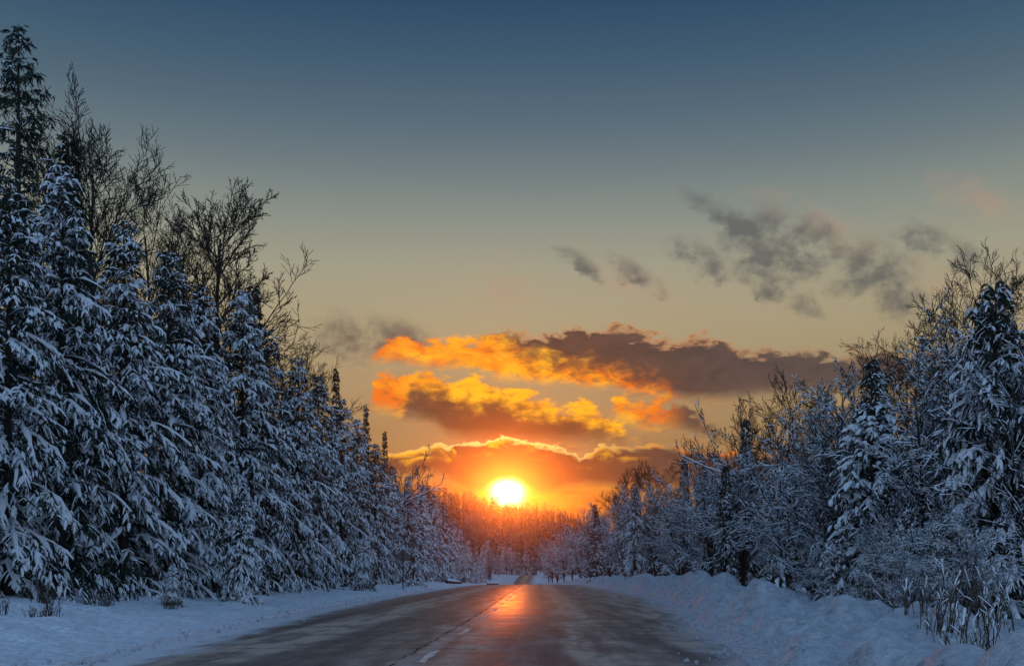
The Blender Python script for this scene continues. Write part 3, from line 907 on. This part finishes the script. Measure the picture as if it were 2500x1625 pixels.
# ---- dark, mostly snow-free conifer tips standing above the wall
plant('tall_spruce', 'tall_dark', 0, -19.3, 40.0, 22.4, 'tallest spruce of all, dark with a thin ragged crown, at the photo edge', 'spruce', None, rot=1.0)
for x, y, h, w, lab in [(-18.2, 42, 19.0, 1.0, 'dark half-bare spruce beside the tallest spruce'),
                        (-16.6, 66, 19.6, .9, 'dark snow-free spruce tip next to the round leafless crown'),
                        (-15.2, 88.5, 19.0, .62, 'slender dark spruce spire poking above the snowy wall'),
                        (-14.4, 101, 17.6, .6, 'dark spruce tip just down the slope from the slender spire'),
                        (-13.8, 111, 16.6, .6, 'lowest of the three dark spruce tips on the wall crest')]:
    plant('dark_spruce', 'dark', 0, x, y, h, lab, 'spruce', 'dark spruce tips', wide=w)

# ---- leafless hardwoods behind the wall
hard = [(-23.0, 42, 19.5, 1, 'bare'), (-20.6, 45.5, 22.6, 0, 'bare'), (-20.6, 50, 25.2, 2, 'bare'), (-22, 54, 22.0, 1, 'bare'), (-20.0, 56.5, 24.8, 3, 'bare'), (-19.8, 62.5, 24.6, 0, 'bare'), (-21.5, 66, 22.0, 2, 'bare'),
        (-17.4, 61.5, 26.5, 0, 'round'), (-18.4, 73, 20.4, 2, 'bare'), (-18.2, 84, 22.0, 1, 'bare'), (-17.4, 92, 21.0, 3, 'bare'), (-17, 104, 17.0, 0, 'bare'), (-16.6, 120, 16.0, 2, 'bare'),
        (-15.4, 150, 18.0, 1, 'poplar'), (-14.6, 172, 17.2, 0, 'poplar')]
for i, (x, y, h, v, kd) in enumerate(hard):
    lab = 'tall leafless tree behind the spruce wall, %s from the camera' % ORD[i]
    if kd == 'round': lab = 'leafless tree with a wide round crown standing clear above the spruce wall'
    plant('leafless_tree', kd, v, x, y, h, lab, 'tree', 'leafless trees behind the spruces', wide=1.1 if kd == 'round' else .98)

plant('leaning_tree', 'leaning', 0, -20.2, 130, 15.5, 'thin bare tree leaning out of the wall over the diamond sign', 'tree', None, rot=.0, tilt=(0, 0))

# ---- the snow bank side: brushy hardwoods under snow, front row
thick = [(11.8, 23.6, 6.4, 0), (14.0, 27.5, 8.2, 1), (12.6, 31, 7.2, 2), (14.6, 33.5, 8.6, 0), (15.6, 38, 9.2, 1), (13.4, 41.5, 8.2, 2), (14.2, 45, 8.6, 0), (13.4, 49.5, 7.6, 1), (14.6, 54, 8.8, 2), (13.2, 58.5, 7.2, 0),
         (14.4, 63.5, 8.6, 1), (13.4, 69, 7.6, 2), (14.6, 75, 8.8, 0), (13.6, 82, 8.2, 1), (14.6, 89, 9.0, 2), (13.6, 97, 8.6, 0), (14.4, 106, 9.2, 1), (13.6, 116, 9.0, 2), (14.0, 128, 9.4, 0), (13.4, 141, 9.4, 1),
         (13.6, 156, 9.8, 2), (13.2, 173, 9.6, 0), (12.8, 192, 9.8, 1), (12.6, 214, 10.0, 2), (12.2, 240, 10.4, 0), (12.0, 270, 10.6, 1), (12.0, 305, 10.8, 2), (12.4, 345, 11.0, 0)]
for i, (x, y, h, v) in enumerate(thick):
    plant('snowy_thicket', 'thicket', v, x, y, h * (.92 if y < 110 else 1.0), 'many-stemmed leafless thicket white with snow behind the ploughed bank, %s from the camera' % ORD[i], 'thicket', 'snowy thickets behind the bank', wide=1.05)
thick2 = [(18.6, 30, 7.6, 0), (19, 36, 7.8, 2), (19.2, 42.5, 8.0, 1), (19, 49, 7.8, 0), (18.8, 56, 7.8, 2), (18.6, 64, 7.8, 1), (18.6, 73, 8.0, 0), (18.4, 83, 8.4, 2), (18.2, 95, 8.6, 1), (18, 109, 9, 0),
          (17.8, 126, 9.4, 2), (17.4, 146, 9.8, 1), (17.2, 170, 10.0, 0), (17, 200, 10.2, 2), (16.8, 235, 10.6, 1)]
for i, (x, y, h, v) in enumerate(thick2):
    plant('snowy_tree', 'snowy_bare', v, x, y, h * 1.12, 'snow-dusted leafless tree in the second row behind the bank, %s from the camera' % ORD[i], 'tree', 'snow-dusted trees behind the thickets', wide=1.2)

brush = [(8.6, 19.4, 1.5, 0), (9.6, 21.2, 2.2, 1), (8.8, 22.6, 1.4, 1), (10.2, 23.8, 2.4, 0), (9.4, 25.4, 1.8, 1), (10.8, 26.8, 2.6, 1), (10.2, 28.8, 2.0, 0), (11.4, 31.0, 2.6, 0), (10.8, 33.6, 2.0, 1), (11.6, 36.5, 2.4, 0), (12.0, 40.5, 2.2, 1)]
for i, (x, y, h, v) in enumerate(brush):
    plant('snowy_brush', 'thicket', v, x, y, h, 'knee to head high snowy brush just behind the bank, %s from the camera' % ORD[i], 'brush', 'low brush behind the bank', wide=1.3)

# leafless crowns that rise dark against the sky
crowns = [(17.6, 34.5, 12.4, 1, 'bare'), (17.0, 37, 13.6, 0, 'bare'), (17.4, 40.5, 12.8, 2, 'bare'), (17.0, 44, 12.6, 1, 'bare'), (17.2, 48.5, 12.6, 3, 'bare'), (17.2, 56, 12.4, 1, 'bare'), (16.4, 59.5, 13.0, 0, 'poplar'),
          (16.8, 64, 12.6, 1, 'poplar'), (16.8, 72.5, 13.6, 0, 'poplar'), (16.8, 77, 12.6, 1, 'poplar'), (16.6, 92, 13.4, 0, 'poplar'), (16.4, 108, 13.6, 1, 'bare'), (16.4, 122, 14.8, 0, 'poplar'), (16.2, 134, 15.6, 1, 'poplar'),
          (16.2, 147, 16.4, 0, 'poplar'), (15.8, 160, 15.0, 1, 'poplar'), (15.6, 186, 14.2, 0, 'bare'), (15.4, 215, 13.6, 1, 'bare')]
for i, (x, y, h, v, kd) in enumerate(crowns):
    plant('leafless_tree', kd, v, x, y, h, 'dark leafless crown rising above the snowy thickets, %s from the camera' % ORD[i], 'tree', 'dark leafless crowns above the thickets')

# spruces on the snow bank side
for nm, kd, v, x, y, h, w, lab in [
    ('spruce_tree', 'young', 0, 11.5, 24.4, 8.0, .75, 'big heavily snowed spruce at the photo edge above the dry stalks'),
    ('spruce_tree', 'young', 1, 11.8, 33.6, 6.8, 1.05, 'broad spruce buried in snow behind the bank beside the dry stalks'),
    ('spruce_tree', 'slender', 0, 13.2, 37.5, 9.0, 1.0, 'slender spruce rising right behind the broad snow-buried spruce'),
    ('young_spruce', 'young', 1, 10.4, 33.0, 2.3, .9, 'small bowed spruce rounded over with snow at the bank crest'),
    ('young_spruce', 'young', 0, 11.2, 29.0, 3.2, .8, 'low snow-heaped spruce between the stalks and the broad spruce'),
    ('spruce_tree', 'slender', 1, 12.0, 57.5, 7.2, .9, 'narrow dark spruce standing before the thickets half way along the bank'),
    ('spruce_tree', 'slender', 0, 13.6, 59.5, 10.2, .75, 'dark spire of a spruce with a leafless crown just behind it'),
    ('spruce_tree', 'slender', 1, 15.5, 92, 11.8, .7, 'spire-shaped spruce tip against the lilac cloud'),
    ('spruce_tree', 'slender', 0, 15.2, 80.5, 9.8, .8, 'shorter spruce tip beside the leaning dead tree'),
    ('spruce_tree', 'broad', 1, 11.6, 97, 9.0, .9, 'snowy spruce in the thicket row where the bank levels out'),
    ('spruce_tree', 'slender', 1, 11.4, 138, 9.4, 1.0, 'far slender snowy spruce near the end of the bank'),
    ('dark_spruce', 'dark', 0, 13.9, 172, 13.4, 1.2, 'bushy dark conifer silhouetted against the orange gap')]:
    plant(nm, kd, v, x, y, h, lab, 'spruce', 'spruces on the snow bank side', wide=w)
plant('leaning_tree', 'leaning', 0, 20.4, 70, 12.0, 'dead leafless tree leaning towards the road above the thickets', 'tree', None, rot=3.05)

# ---- trees where the road drops out of sight and beyond
far_row = [(-8, 372, 10, 'thicket', 0), (-9, 390, 11, 'slender', 0), (-12, 415, 13, 'broad', 1), (-5.5, 425, 9, 'thicket', 1), (-7, 452, 12, 'slender', 1), (-14, 470, 15, 'poplar', 0), (-2.5, 462, 10, 'thicket', 0), (-4, 486, 14, 'broad', 2),
           (0, 500, 12, 'thicket', 1), (3, 494, 14, 'slender', 0), (7, 504, 15, 'broad', 0), (11, 498, 12, 'slender', 1), (14, 508, 13, 'thicket', 0), (-9, 510, 17, 'poplar', 1), (14, 372, 10, 'thicket', 0), (14, 405, 12, 'broad', 1),
           (15, 440, 10, 'thicket', 1), (17, 462, 14, 'slender', 0), (20, 395, 12, 'thicket', 1), (20, 484, 15, 'broad', 2), (25, 450, 13, 'thicket', 0), (-16, 380, 13, 'broad', 2), (-19, 440, 15, 'broad', 0), (26, 505, 16, 'poplar', 0),
           (4, 528, 18, 'poplar', 1), (-1, 520, 15, 'broad', 1), (11, 526, 17, 'slender', 1), (18, 525, 17, 'poplar', 1), (-6, 530, 17, 'slender', 0), (31, 470, 13, 'thicket', 1), (33, 520, 15, 'broad', 0), (-13, 530, 17, 'broad', 2)]
for i, (x, y, h, kd, v) in enumerate(sorted(far_row, key=lambda t: t[0] / t[1])):
    sp = kd in ('broad', 'slender')
    plant('spruce_tree' if sp else 'leafless_tree', kd, v, x, y, h,
          'hazy distant %s where the road vanishes, %s from the spruce wall' % ('spruce' if sp else 'leafless tree', ORD[i]), 'spruce' if sp else 'tree', 'hazy trees at the end of the road')

# ---------------------------------------------------------------- far woods on the rise
def far_woods():
    r = np.random.default_rng(5)
    b = Build(); sn = Build()
    def one(x, y, z, h, conifer):
        if conifer:
            m = 26
            f = r.uniform(.1, 1, m); a = r.uniform(0, 6.28, m)
            L = h * .22 * (1 - f) + .4
            p = np.stack([x + 0 * f, y + 0 * f, z + f * h], -1)
            d = np.stack([np.cos(a) * L, np.sin(a) * L, -L * .5], -1)
            P = np.stack([p, p + d], 1)
            b.tubes(P, np.tile(np.array([[.45, .12]]), (m, 1)), 3)
            sn.pads(P[:4] + np.array([0, 0, .3]), np.tile(np.array([[.3, .1]]), (4, 1)), np.tile(np.array([[.2, .08]]), (4, 1)))
        else:
            m = 21
            f = r.uniform(.3, 1, m) ** .8; a = r.uniform(0, 6.28, m)
            L = h * .34 * r.uniform(.4, 1, m) * (1.15 - f * .6)
            p = np.stack([x + r.normal(0, .3, m), y + 0 * f, z + f * h * .75], -1)
            d = np.stack([np.cos(a) * L * .6, np.sin(a) * L * .6, L * r.uniform(.4, .95, m)], -1)
            P = np.stack([p, p + d + r.normal(0, .3, (m, 3))], 1)
            b.tubes(P, np.tile(np.array([[.15, .05]]), (m, 1)), 3)
            sn.pads(P[:4], np.tile(np.array([[.13, .06]]), (4, 1)), np.tile(np.array([[.16, .05]]), (4, 1)))
        b.tubes(np.array([[[x, y, z - .5], [x + r.normal(0, .2), y, z + h * .85]]]), np.array([[.25, .08]]), 4)
    xs, yy = [], []
    for y0, y1, n in ((560, 680, 240), (680, 800, 320), (800, 900, 400), (860, 940, 520)):
        y = r.uniform(y0, y1, n)
        xs.append(y * r.uniform(-.14, .15, n)); yy.append(y)
    X = np.concatenate(xs); Y = np.concatenate(yy)
    Z = ground_h(X, Y, False)
    for x, y, z in zip(X, Y, Z):
        big = 1.45 if y > 850 and r.random() < .10 else 1.0
        one(x, y, z, r.uniform(8, 15) * big * (1.0 + .9 * float(fbm(np.array([x / 22.0]), np.array([y / 60.0]), 77, 2)[0])), r.random() < (.25 if y < 760 else .04))
    tag(obj('far_woods', b.mesh('far_woods', FARWOOD, False)), 'hazy leafless woods covering the far rise under the sun', 'woods', kind='stuff')
    tag(obj('far_woods_snow', sn.mesh('far_woods_snow', SNOW_TREE)), 'snow lying in the far woods on the rise', 'snow', kind='stuff')
    # dark rows of wood closing the view to either side, behind the roadside trees
    c = Build(); cs = Build()
    for sgn in (-1, 1):
        n = 215
        y = r.uniform(20, 520, n); x = sgn * (24 + r.uniform(0, 30, n)) + (y > 300) * sgn * 2
        z = ground_h(x, y, False)
        for i in range(n):
            h = r.uniform(9, 14) if sgn < 0 else r.uniform(7.5, 10.5)
            m = 26
            f = r.uniform(.05, 1, m); a = r.uniform(0, 6.28, m)
            L = h * .26 * (1 - f) ** .8 + .25
            p = np.stack([x[i] + 0 * f, y[i] + 0 * f, z[i] + f * h], -1)
            d = np.stack([np.cos(a) * L, np.sin(a) * L, -L * .55], -1)
            P = np.stack([p, p + d * .5 + np.array([0, 0, .1]), p + d], 1)
            c.tubes(P, np.tile(np.array([[.12, .22, .06]]), (m, 1)), 3)
            cs.pads(P[:10], np.tile(np.array([[.06, .16, .05]]), (10, 1)), np.tile(np.array([[.05, .11, .03]]), (10, 1)), .8)
            c.tubes(np.array([[[x[i], y[i], z[i] - .4], [x[i], y[i], z[i] + h]]]), np.array([[.16, .03]]), 4)
    tag(obj('dark_woods', c.mesh('dark_woods', NEEDLE, False)), 'dark woods deep behind the roadside trees', 'woods', kind='stuff')
    tag(obj('dark_woods_snow', cs.mesh('dark_woods_snow', SNOW_TREE)), 'snow lying in the dark woods behind the roadside trees', 'snow', kind='stuff')
far_woods()

# ---------------------------------------------------------------- small things by the road
def box_verts(x0, x1, y0, y1, z0, z1):
    v = np.array([[x, y, z] for z in (z0, z1) for y in (y0, y1) for x in (x0, x1)], float)
    f = np.array([[0, 2, 3, 1], [4, 5, 7, 6], [0, 1, 5, 4], [2, 6, 7, 3], [0, 4, 6, 2], [1, 3, 7, 5]])
    return v, f

def join(parts):
    V, F, n = [], [], 0
    for v, f in parts:
        V.append(v); F.append(f + n); n += len(v)
    return np.concatenate(V), np.concatenate(F)

def road_sign(x, y):
    z = gz(x, y)
    e = link(bpy.data.objects.new('road_sign', None)); e.location = (x, y, z - .1)
    tag(e, 'diamond road sign seen from behind on a thin post before the spruces', 'sign')
    obj('post', mesh_from('sign_post', *join([box_verts(-.045, .045, -.03, .03, 0, 3.35), box_verts(-.03, .03, -.05, -.03, .3, 3.3)]), mat=POST_WOOD, smooth=False), e)
    # the plate: a square on its corner with rounded corners and a folded rim
    def ring(rad, yy, n=6, c=.07):
        o = []
        for q in range(4):
            a = math.pi / 2 * q
            cx, cz = math.cos(a) * (rad - c * 1.414), math.sin(a) * (rad - c * 1.414)
            for j in range(n):
                b = a - math.pi / 4 + (math.pi / 2) * j / (n - 1)
                o.append((cx + math.cos(b) * c, yy, cz + math.sin(b) * c))
        return o
    rings = [ring(.64, .035), ring(.64, .05), ring(.61, .05), ring(.61, .042)]
    V = np.array([p for rg in rings for p in rg] + [(0, .042, 0), (0, .035, 0)]); n = len(rings[0])
    V[:, 2] += 2.95
    Q = np.array([[k * n + i, k * n + (i + 1) % n, (k + 1) * n + (i + 1) % n, (k + 1) * n + i] for k in range(3) for i in range(n)])
    T = np.array([[3 * n + i, 3 * n + (i + 1) % n, 4 * n] for i in range(n)] + [[(i + 1) % n, i, 4 * n + 1] for i in range(n)])
    plate = obj('plate', mesh_from('sign_plate', V, Q, T, METAL_DARK, False), e)
    for zz in (2.6, 3.28):
        obj('bracket', mesh_from('sign_bracket', *box_verts(-.16, .16, .012, .034, zz - .03, zz + .03), mat=METAL_DARK, smooth=False), plate)
    # a little snow caught along the two upper edges
    b = Build()
    for s_ in (-1, 1):
        P = np.stack([np.linspace(.02, .60, 6) * s_, np.full(6, .045), 2.95 + .64 - np.linspace(.02, .60, 6)], -1)[None]
        b.pads(P, np.full((1, 6), .03) * np.array([[.6, 1, 1.2, .9, .6, .2]]), np.full((1, 6), .035) * np.array([[1, 1, .8, .6, .4, .1]]), .2)
    obj('snow_cap', b.mesh('sign_snow', SNOW_TREE), e)

road_sign(-9.15, 86.0)

def guardrail(x, y, yaw, length, label, posts=3, snow=True):
    z = gz(x, y)
    e = link(bpy.data.objects.new('guardrail', None)); e.location = (x, y, z - .38); e.rotation_euler = (0, 0, yaw)
    tag(e, label, 'guardrail')
    prof = [(.0, .42), (.05, .46), (.05, .53), (.0, .57), (.0, .60), (.05, .64), (.05, .71), (.0, .75)]
    ys = np.linspace(-length / 2, length / 2, 5)
    V = np.array([[px - .05, yy, pz] for yy in ys for px, pz in prof])
    me = mesh_from('guardrail_beam', V, grid_faces(5, len(prof)), mat=METAL_DARK)
    rail = obj('beam', me, e)
    sol = rail.modifiers.new('thickness', 'SOLIDIFY'); sol.thickness = .008
    for i in range(posts):
        yy = -length / 2 + .3 + (length - .6) * i / max(1, posts - 1)
        obj('post', mesh_from('guardrail_post', *box_verts(-.22, -.065, yy - .09, yy + .09, 0, .78), mat=POST_WOOD, smooth=False), e)
    b = Build()
    P = np.stack([np.full(9, -.10), np.linspace(-length / 2, length / 2, 9), np.full(9, .77)], -1)[None]
    w = np.array([[.06, .14, .12, .16, .13, .15, .12, .14, .05]])
    b.pads(P, w, w * .8, .3)
    obj('snow_cap', b.mesh('guardrail_snow', SNOW_TREE), e)
guardrail(-3.9, 206, 1.25, 2.6, 'low dark guardrail end capped with snow where the road dips on the sign side', 2)

def fallen_log(x, y):
    e = link(bpy.data.objects.new('fallen_log', None)); e.location = (x, y, gz(x, y) + .12); e.rotation_euler = (0, 0, 1.0); e.scale = (.42, .6, .8)
    tag(e, 'snow-covered fallen trunk lying at the verge past the sign', 'log')
    b = Build(); s = np.linspace(-4, 4, 9)
    P = np.stack([s, np.sin(s * .6) * .12, .25 - .03 * s], -1)[None]
    b.tubes(P, (.24 - .018 * s)[None], 8)
    obj('trunk', b.mesh('log_trunk', BARK), e)
    b = Build()
    P2 = P + np.array([0, 0, .1]); w = (.30 - .02 * s)[None] * np.array([[.3, .9, 1, 1.1, .9, 1, 1.1, .8, .2]])
    b.pads(P2, w, w * .75, .5)
    obj('snow_cap', b.mesh('log_snow', SNOW_TREE), e)
fallen_log(-7.3, 128)

# dry weeds and brush sticking out of the snow
def weeds(seed, h, n, spread, snow):
    r = np.random.default_rng(seed)
    k = 5; s = np.linspace(0, 1, k)
    a = r.uniform(0, 6.28, n); d = r.uniform(0, spread, n)
    base = np.stack([np.cos(a) * d, np.sin(a) * d, np.full(n, -.15)], -1)
    hh = h * r.uniform(.45, 1.1, n)
    ln = r.normal(0, .22, (n, 2))
    P = base[:, None] + np.stack([ln[:, :1] * hh[:, None] * s ** 1.5, ln[:, 1:] * hh[:, None] * s ** 1.5, (hh[:, None] + .15) * s], -1)
    st = Build(); st.tubes(P, .009 * (1 - .5 * s)[None] * r.uniform(.8, 1.7, n)[:, None], 4)
    Q, R_ = branch_level(r, P, np.full((n, k), .007), 5, .35, .32, 42, .2, 3, .08, .05, .6, .005)
    st.tubes(Q, R_, 3)
    out = [('stems', st.mesh('weed_stems', STALK))]
    if snow:
        sn = Build()
        keep = r.random(len(Q)) < snow
        w = r.uniform(.007, .015, keep.sum())[:, None] * np.array([[.6, 1.2, .7]])
        sn.pads(Q[keep], w, w * 1.0, .5)
        kp = r.random(n) < snow * .8
        tops = P[kp][:, -2:]
        w = r.uniform(.015, .032, kp.sum())[:, None] * np.array([[.6, 1.0]])
        sn.pads(tops, w, w * .9, .4)
        out.append(('snow_load', sn.mesh('weed_snow', SNOW_TREE)))
    return out
WEED = [weeds(1, .8, 11, .65, .22), weeds(2, 1.0, 12, .8, .22), weeds(3, .6, 10, .6, .25), weeds(4, .45, 22, .35, .0)]
def put_weeds(var, x, y, k, label, name='weed_clump', group='dry weeds behind the bank'):
    e = link(bpy.data.objects.new(name, None)); e.location = (x, y, gz(x, y)); e.scale = (k, k, k); e.rotation_euler = (0, 0, x * 5 + y)
    tag(e, label, 'weeds', group)
    for pn, me in WEED[var]:
        c = obj(pn, me, e)
        if pn == 'snow_load': c['kind'] = 'stuff'
ws = [(6.5, 14.2, .9, 0), (6.9, 15.2, .9, 2), (6.9, 16.4, .8, 0), (7.6, 16.8, 1.0, 1), (7.2, 17.6, .9, 2), (8.1, 17.9, 1.1, 0), (8.5, 19.2, 1.0, 2), (7.9, 20.0, .9, 0),
      (8.9, 20.6, 1.1, 1), (9.2, 22.2, 1.0, 0), (8.6, 23.4, .9, 1), (9.6, 24.2, 1.1, 2), (8.9, 25.4, .9, 0), (9.9, 26.4, 1.0, 1), (9.2, 27.6, .8, 2), (10.2, 29.5, 1.0, 0), (9.6, 31.4, .8, 1)]
for i, (x, y, k, v) in enumerate(ws):
    put_weeds(v, x, y, k, 'snow-tipped dry weed clump behind the ploughed bank, %s from the camera' % ORD[i])
for i, (x, y, k, v, lab) in enumerate([(-10.9, 23.8, 1.1, 3, 'dark little tuft of brush poking out of the blue verge'), (-11.3, 22.4, .9, 3, 'thin upright twigs in the verge at the photo edge'),
                                       (-12.2, 30.5, 1.0, 3, 'sparse twigs on the verge below the first spruces'), (-11.0, 33.0, .9, 3, 'low twigs on the verge beside the tiny snow-smothered spruce'),
                                       (-12.6, 27.5, 1.2, 3, 'twiggy brush at the back of the verge near the camera')]):
    put_weeds(v, x, y, k, lab, 'brush_tuft', 'brush in the verge')

# lumps of dirty snow and ice thrown up by the plough
def chunks():
    r = np.random.default_rng(9)
    ico = np.array([[0, 0, 1], [.89, 0, .45], [.28, .85, .45], [-.72, .53, .45], [-.72, -.53, .45], [.28, -.85, .45], [.72, .53, -.45], [-.28, .85, -.45], [-.89, 0, -.45], [-.28, -.85, -.45], [.72, -.53, -.45], [0, 0, -1]])
    tri = np.array([[0, 1, 2], [0, 2, 3], [0, 3, 4], [0, 4, 5], [0, 5, 1], [1, 6, 2], [2, 7, 3], [3, 8, 4], [4, 9, 5], [5, 10, 1], [6, 7, 2], [7, 8, 3], [8, 9, 4], [9, 10, 5], [10, 6, 1], [11, 7, 6], [11, 8, 7], [11, 9, 8], [11, 10, 9], [11, 6, 10]])
    n = 2600
    y = 9 + 90 * r.random(n) ** 1.7
    right = r.random(n) < .72
    off = np.where(right, right_foot(y) - np.abs(r.normal(0, .55, n)) + .5, left_foot(y) + np.abs(r.normal(0, .7, n)) - .3)
    x = centre(y) + off
    z = np.maximum(ground_h(x, y, True), road_z(y) - .012 * np.abs(off) + .0)
    sz = np.minimum(np.exp(r.normal(-3.9, .5, n)), .07)
    V = ico[None] * (1 + r.normal(0, .22, (n, 12, 1))) * sz[:, None, None] * r.uniform(.6, 1.3, (n, 1, 3))
    V = V + np.stack([x, y, z + sz * .2], -1)[:, None]
    T = tri[None] + (np.arange(n) * 12)[:, None, None]
    tag(obj('snow_chunks', mesh_from('snow_chunks', V, tris=T, mat=SNOW_BANK, smooth=False)), 'small lumps of ice and snow scattered along both road edges', 'snow', kind='stuff')
chunks()

# ---------------------------------------------------------------- the hazy, snow-laden air
def haze():
    v, f = box_verts(-1400, 1400, -420, 2150, -8.0, 94.0)
    me = mesh_from('haze', v, f, smooth=False)
    m = bpy.data.materials.new('haze_air'); m.use_nodes = True
    N = Nodes(m.node_tree)
    out = N.new('ShaderNodeOutputMaterial')
    pv = N.new('ShaderNodeVolumePrincipled')
    pv.inputs['Color'].default_value = (.93, .94, .97, 1)
    pv.inputs['Density'].default_value = .0004
    pv.inputs['Anisotropy'].default_value = .968
    N.t.links.new(pv.outputs[0], out.inputs['Volume'])
    me.materials.append(m)
    m.cycles.homogeneous_volume = True
    tag(obj('haze', me), 'thin snowy haze filling the air along the road', 'haze', kind='stuff')
haze()
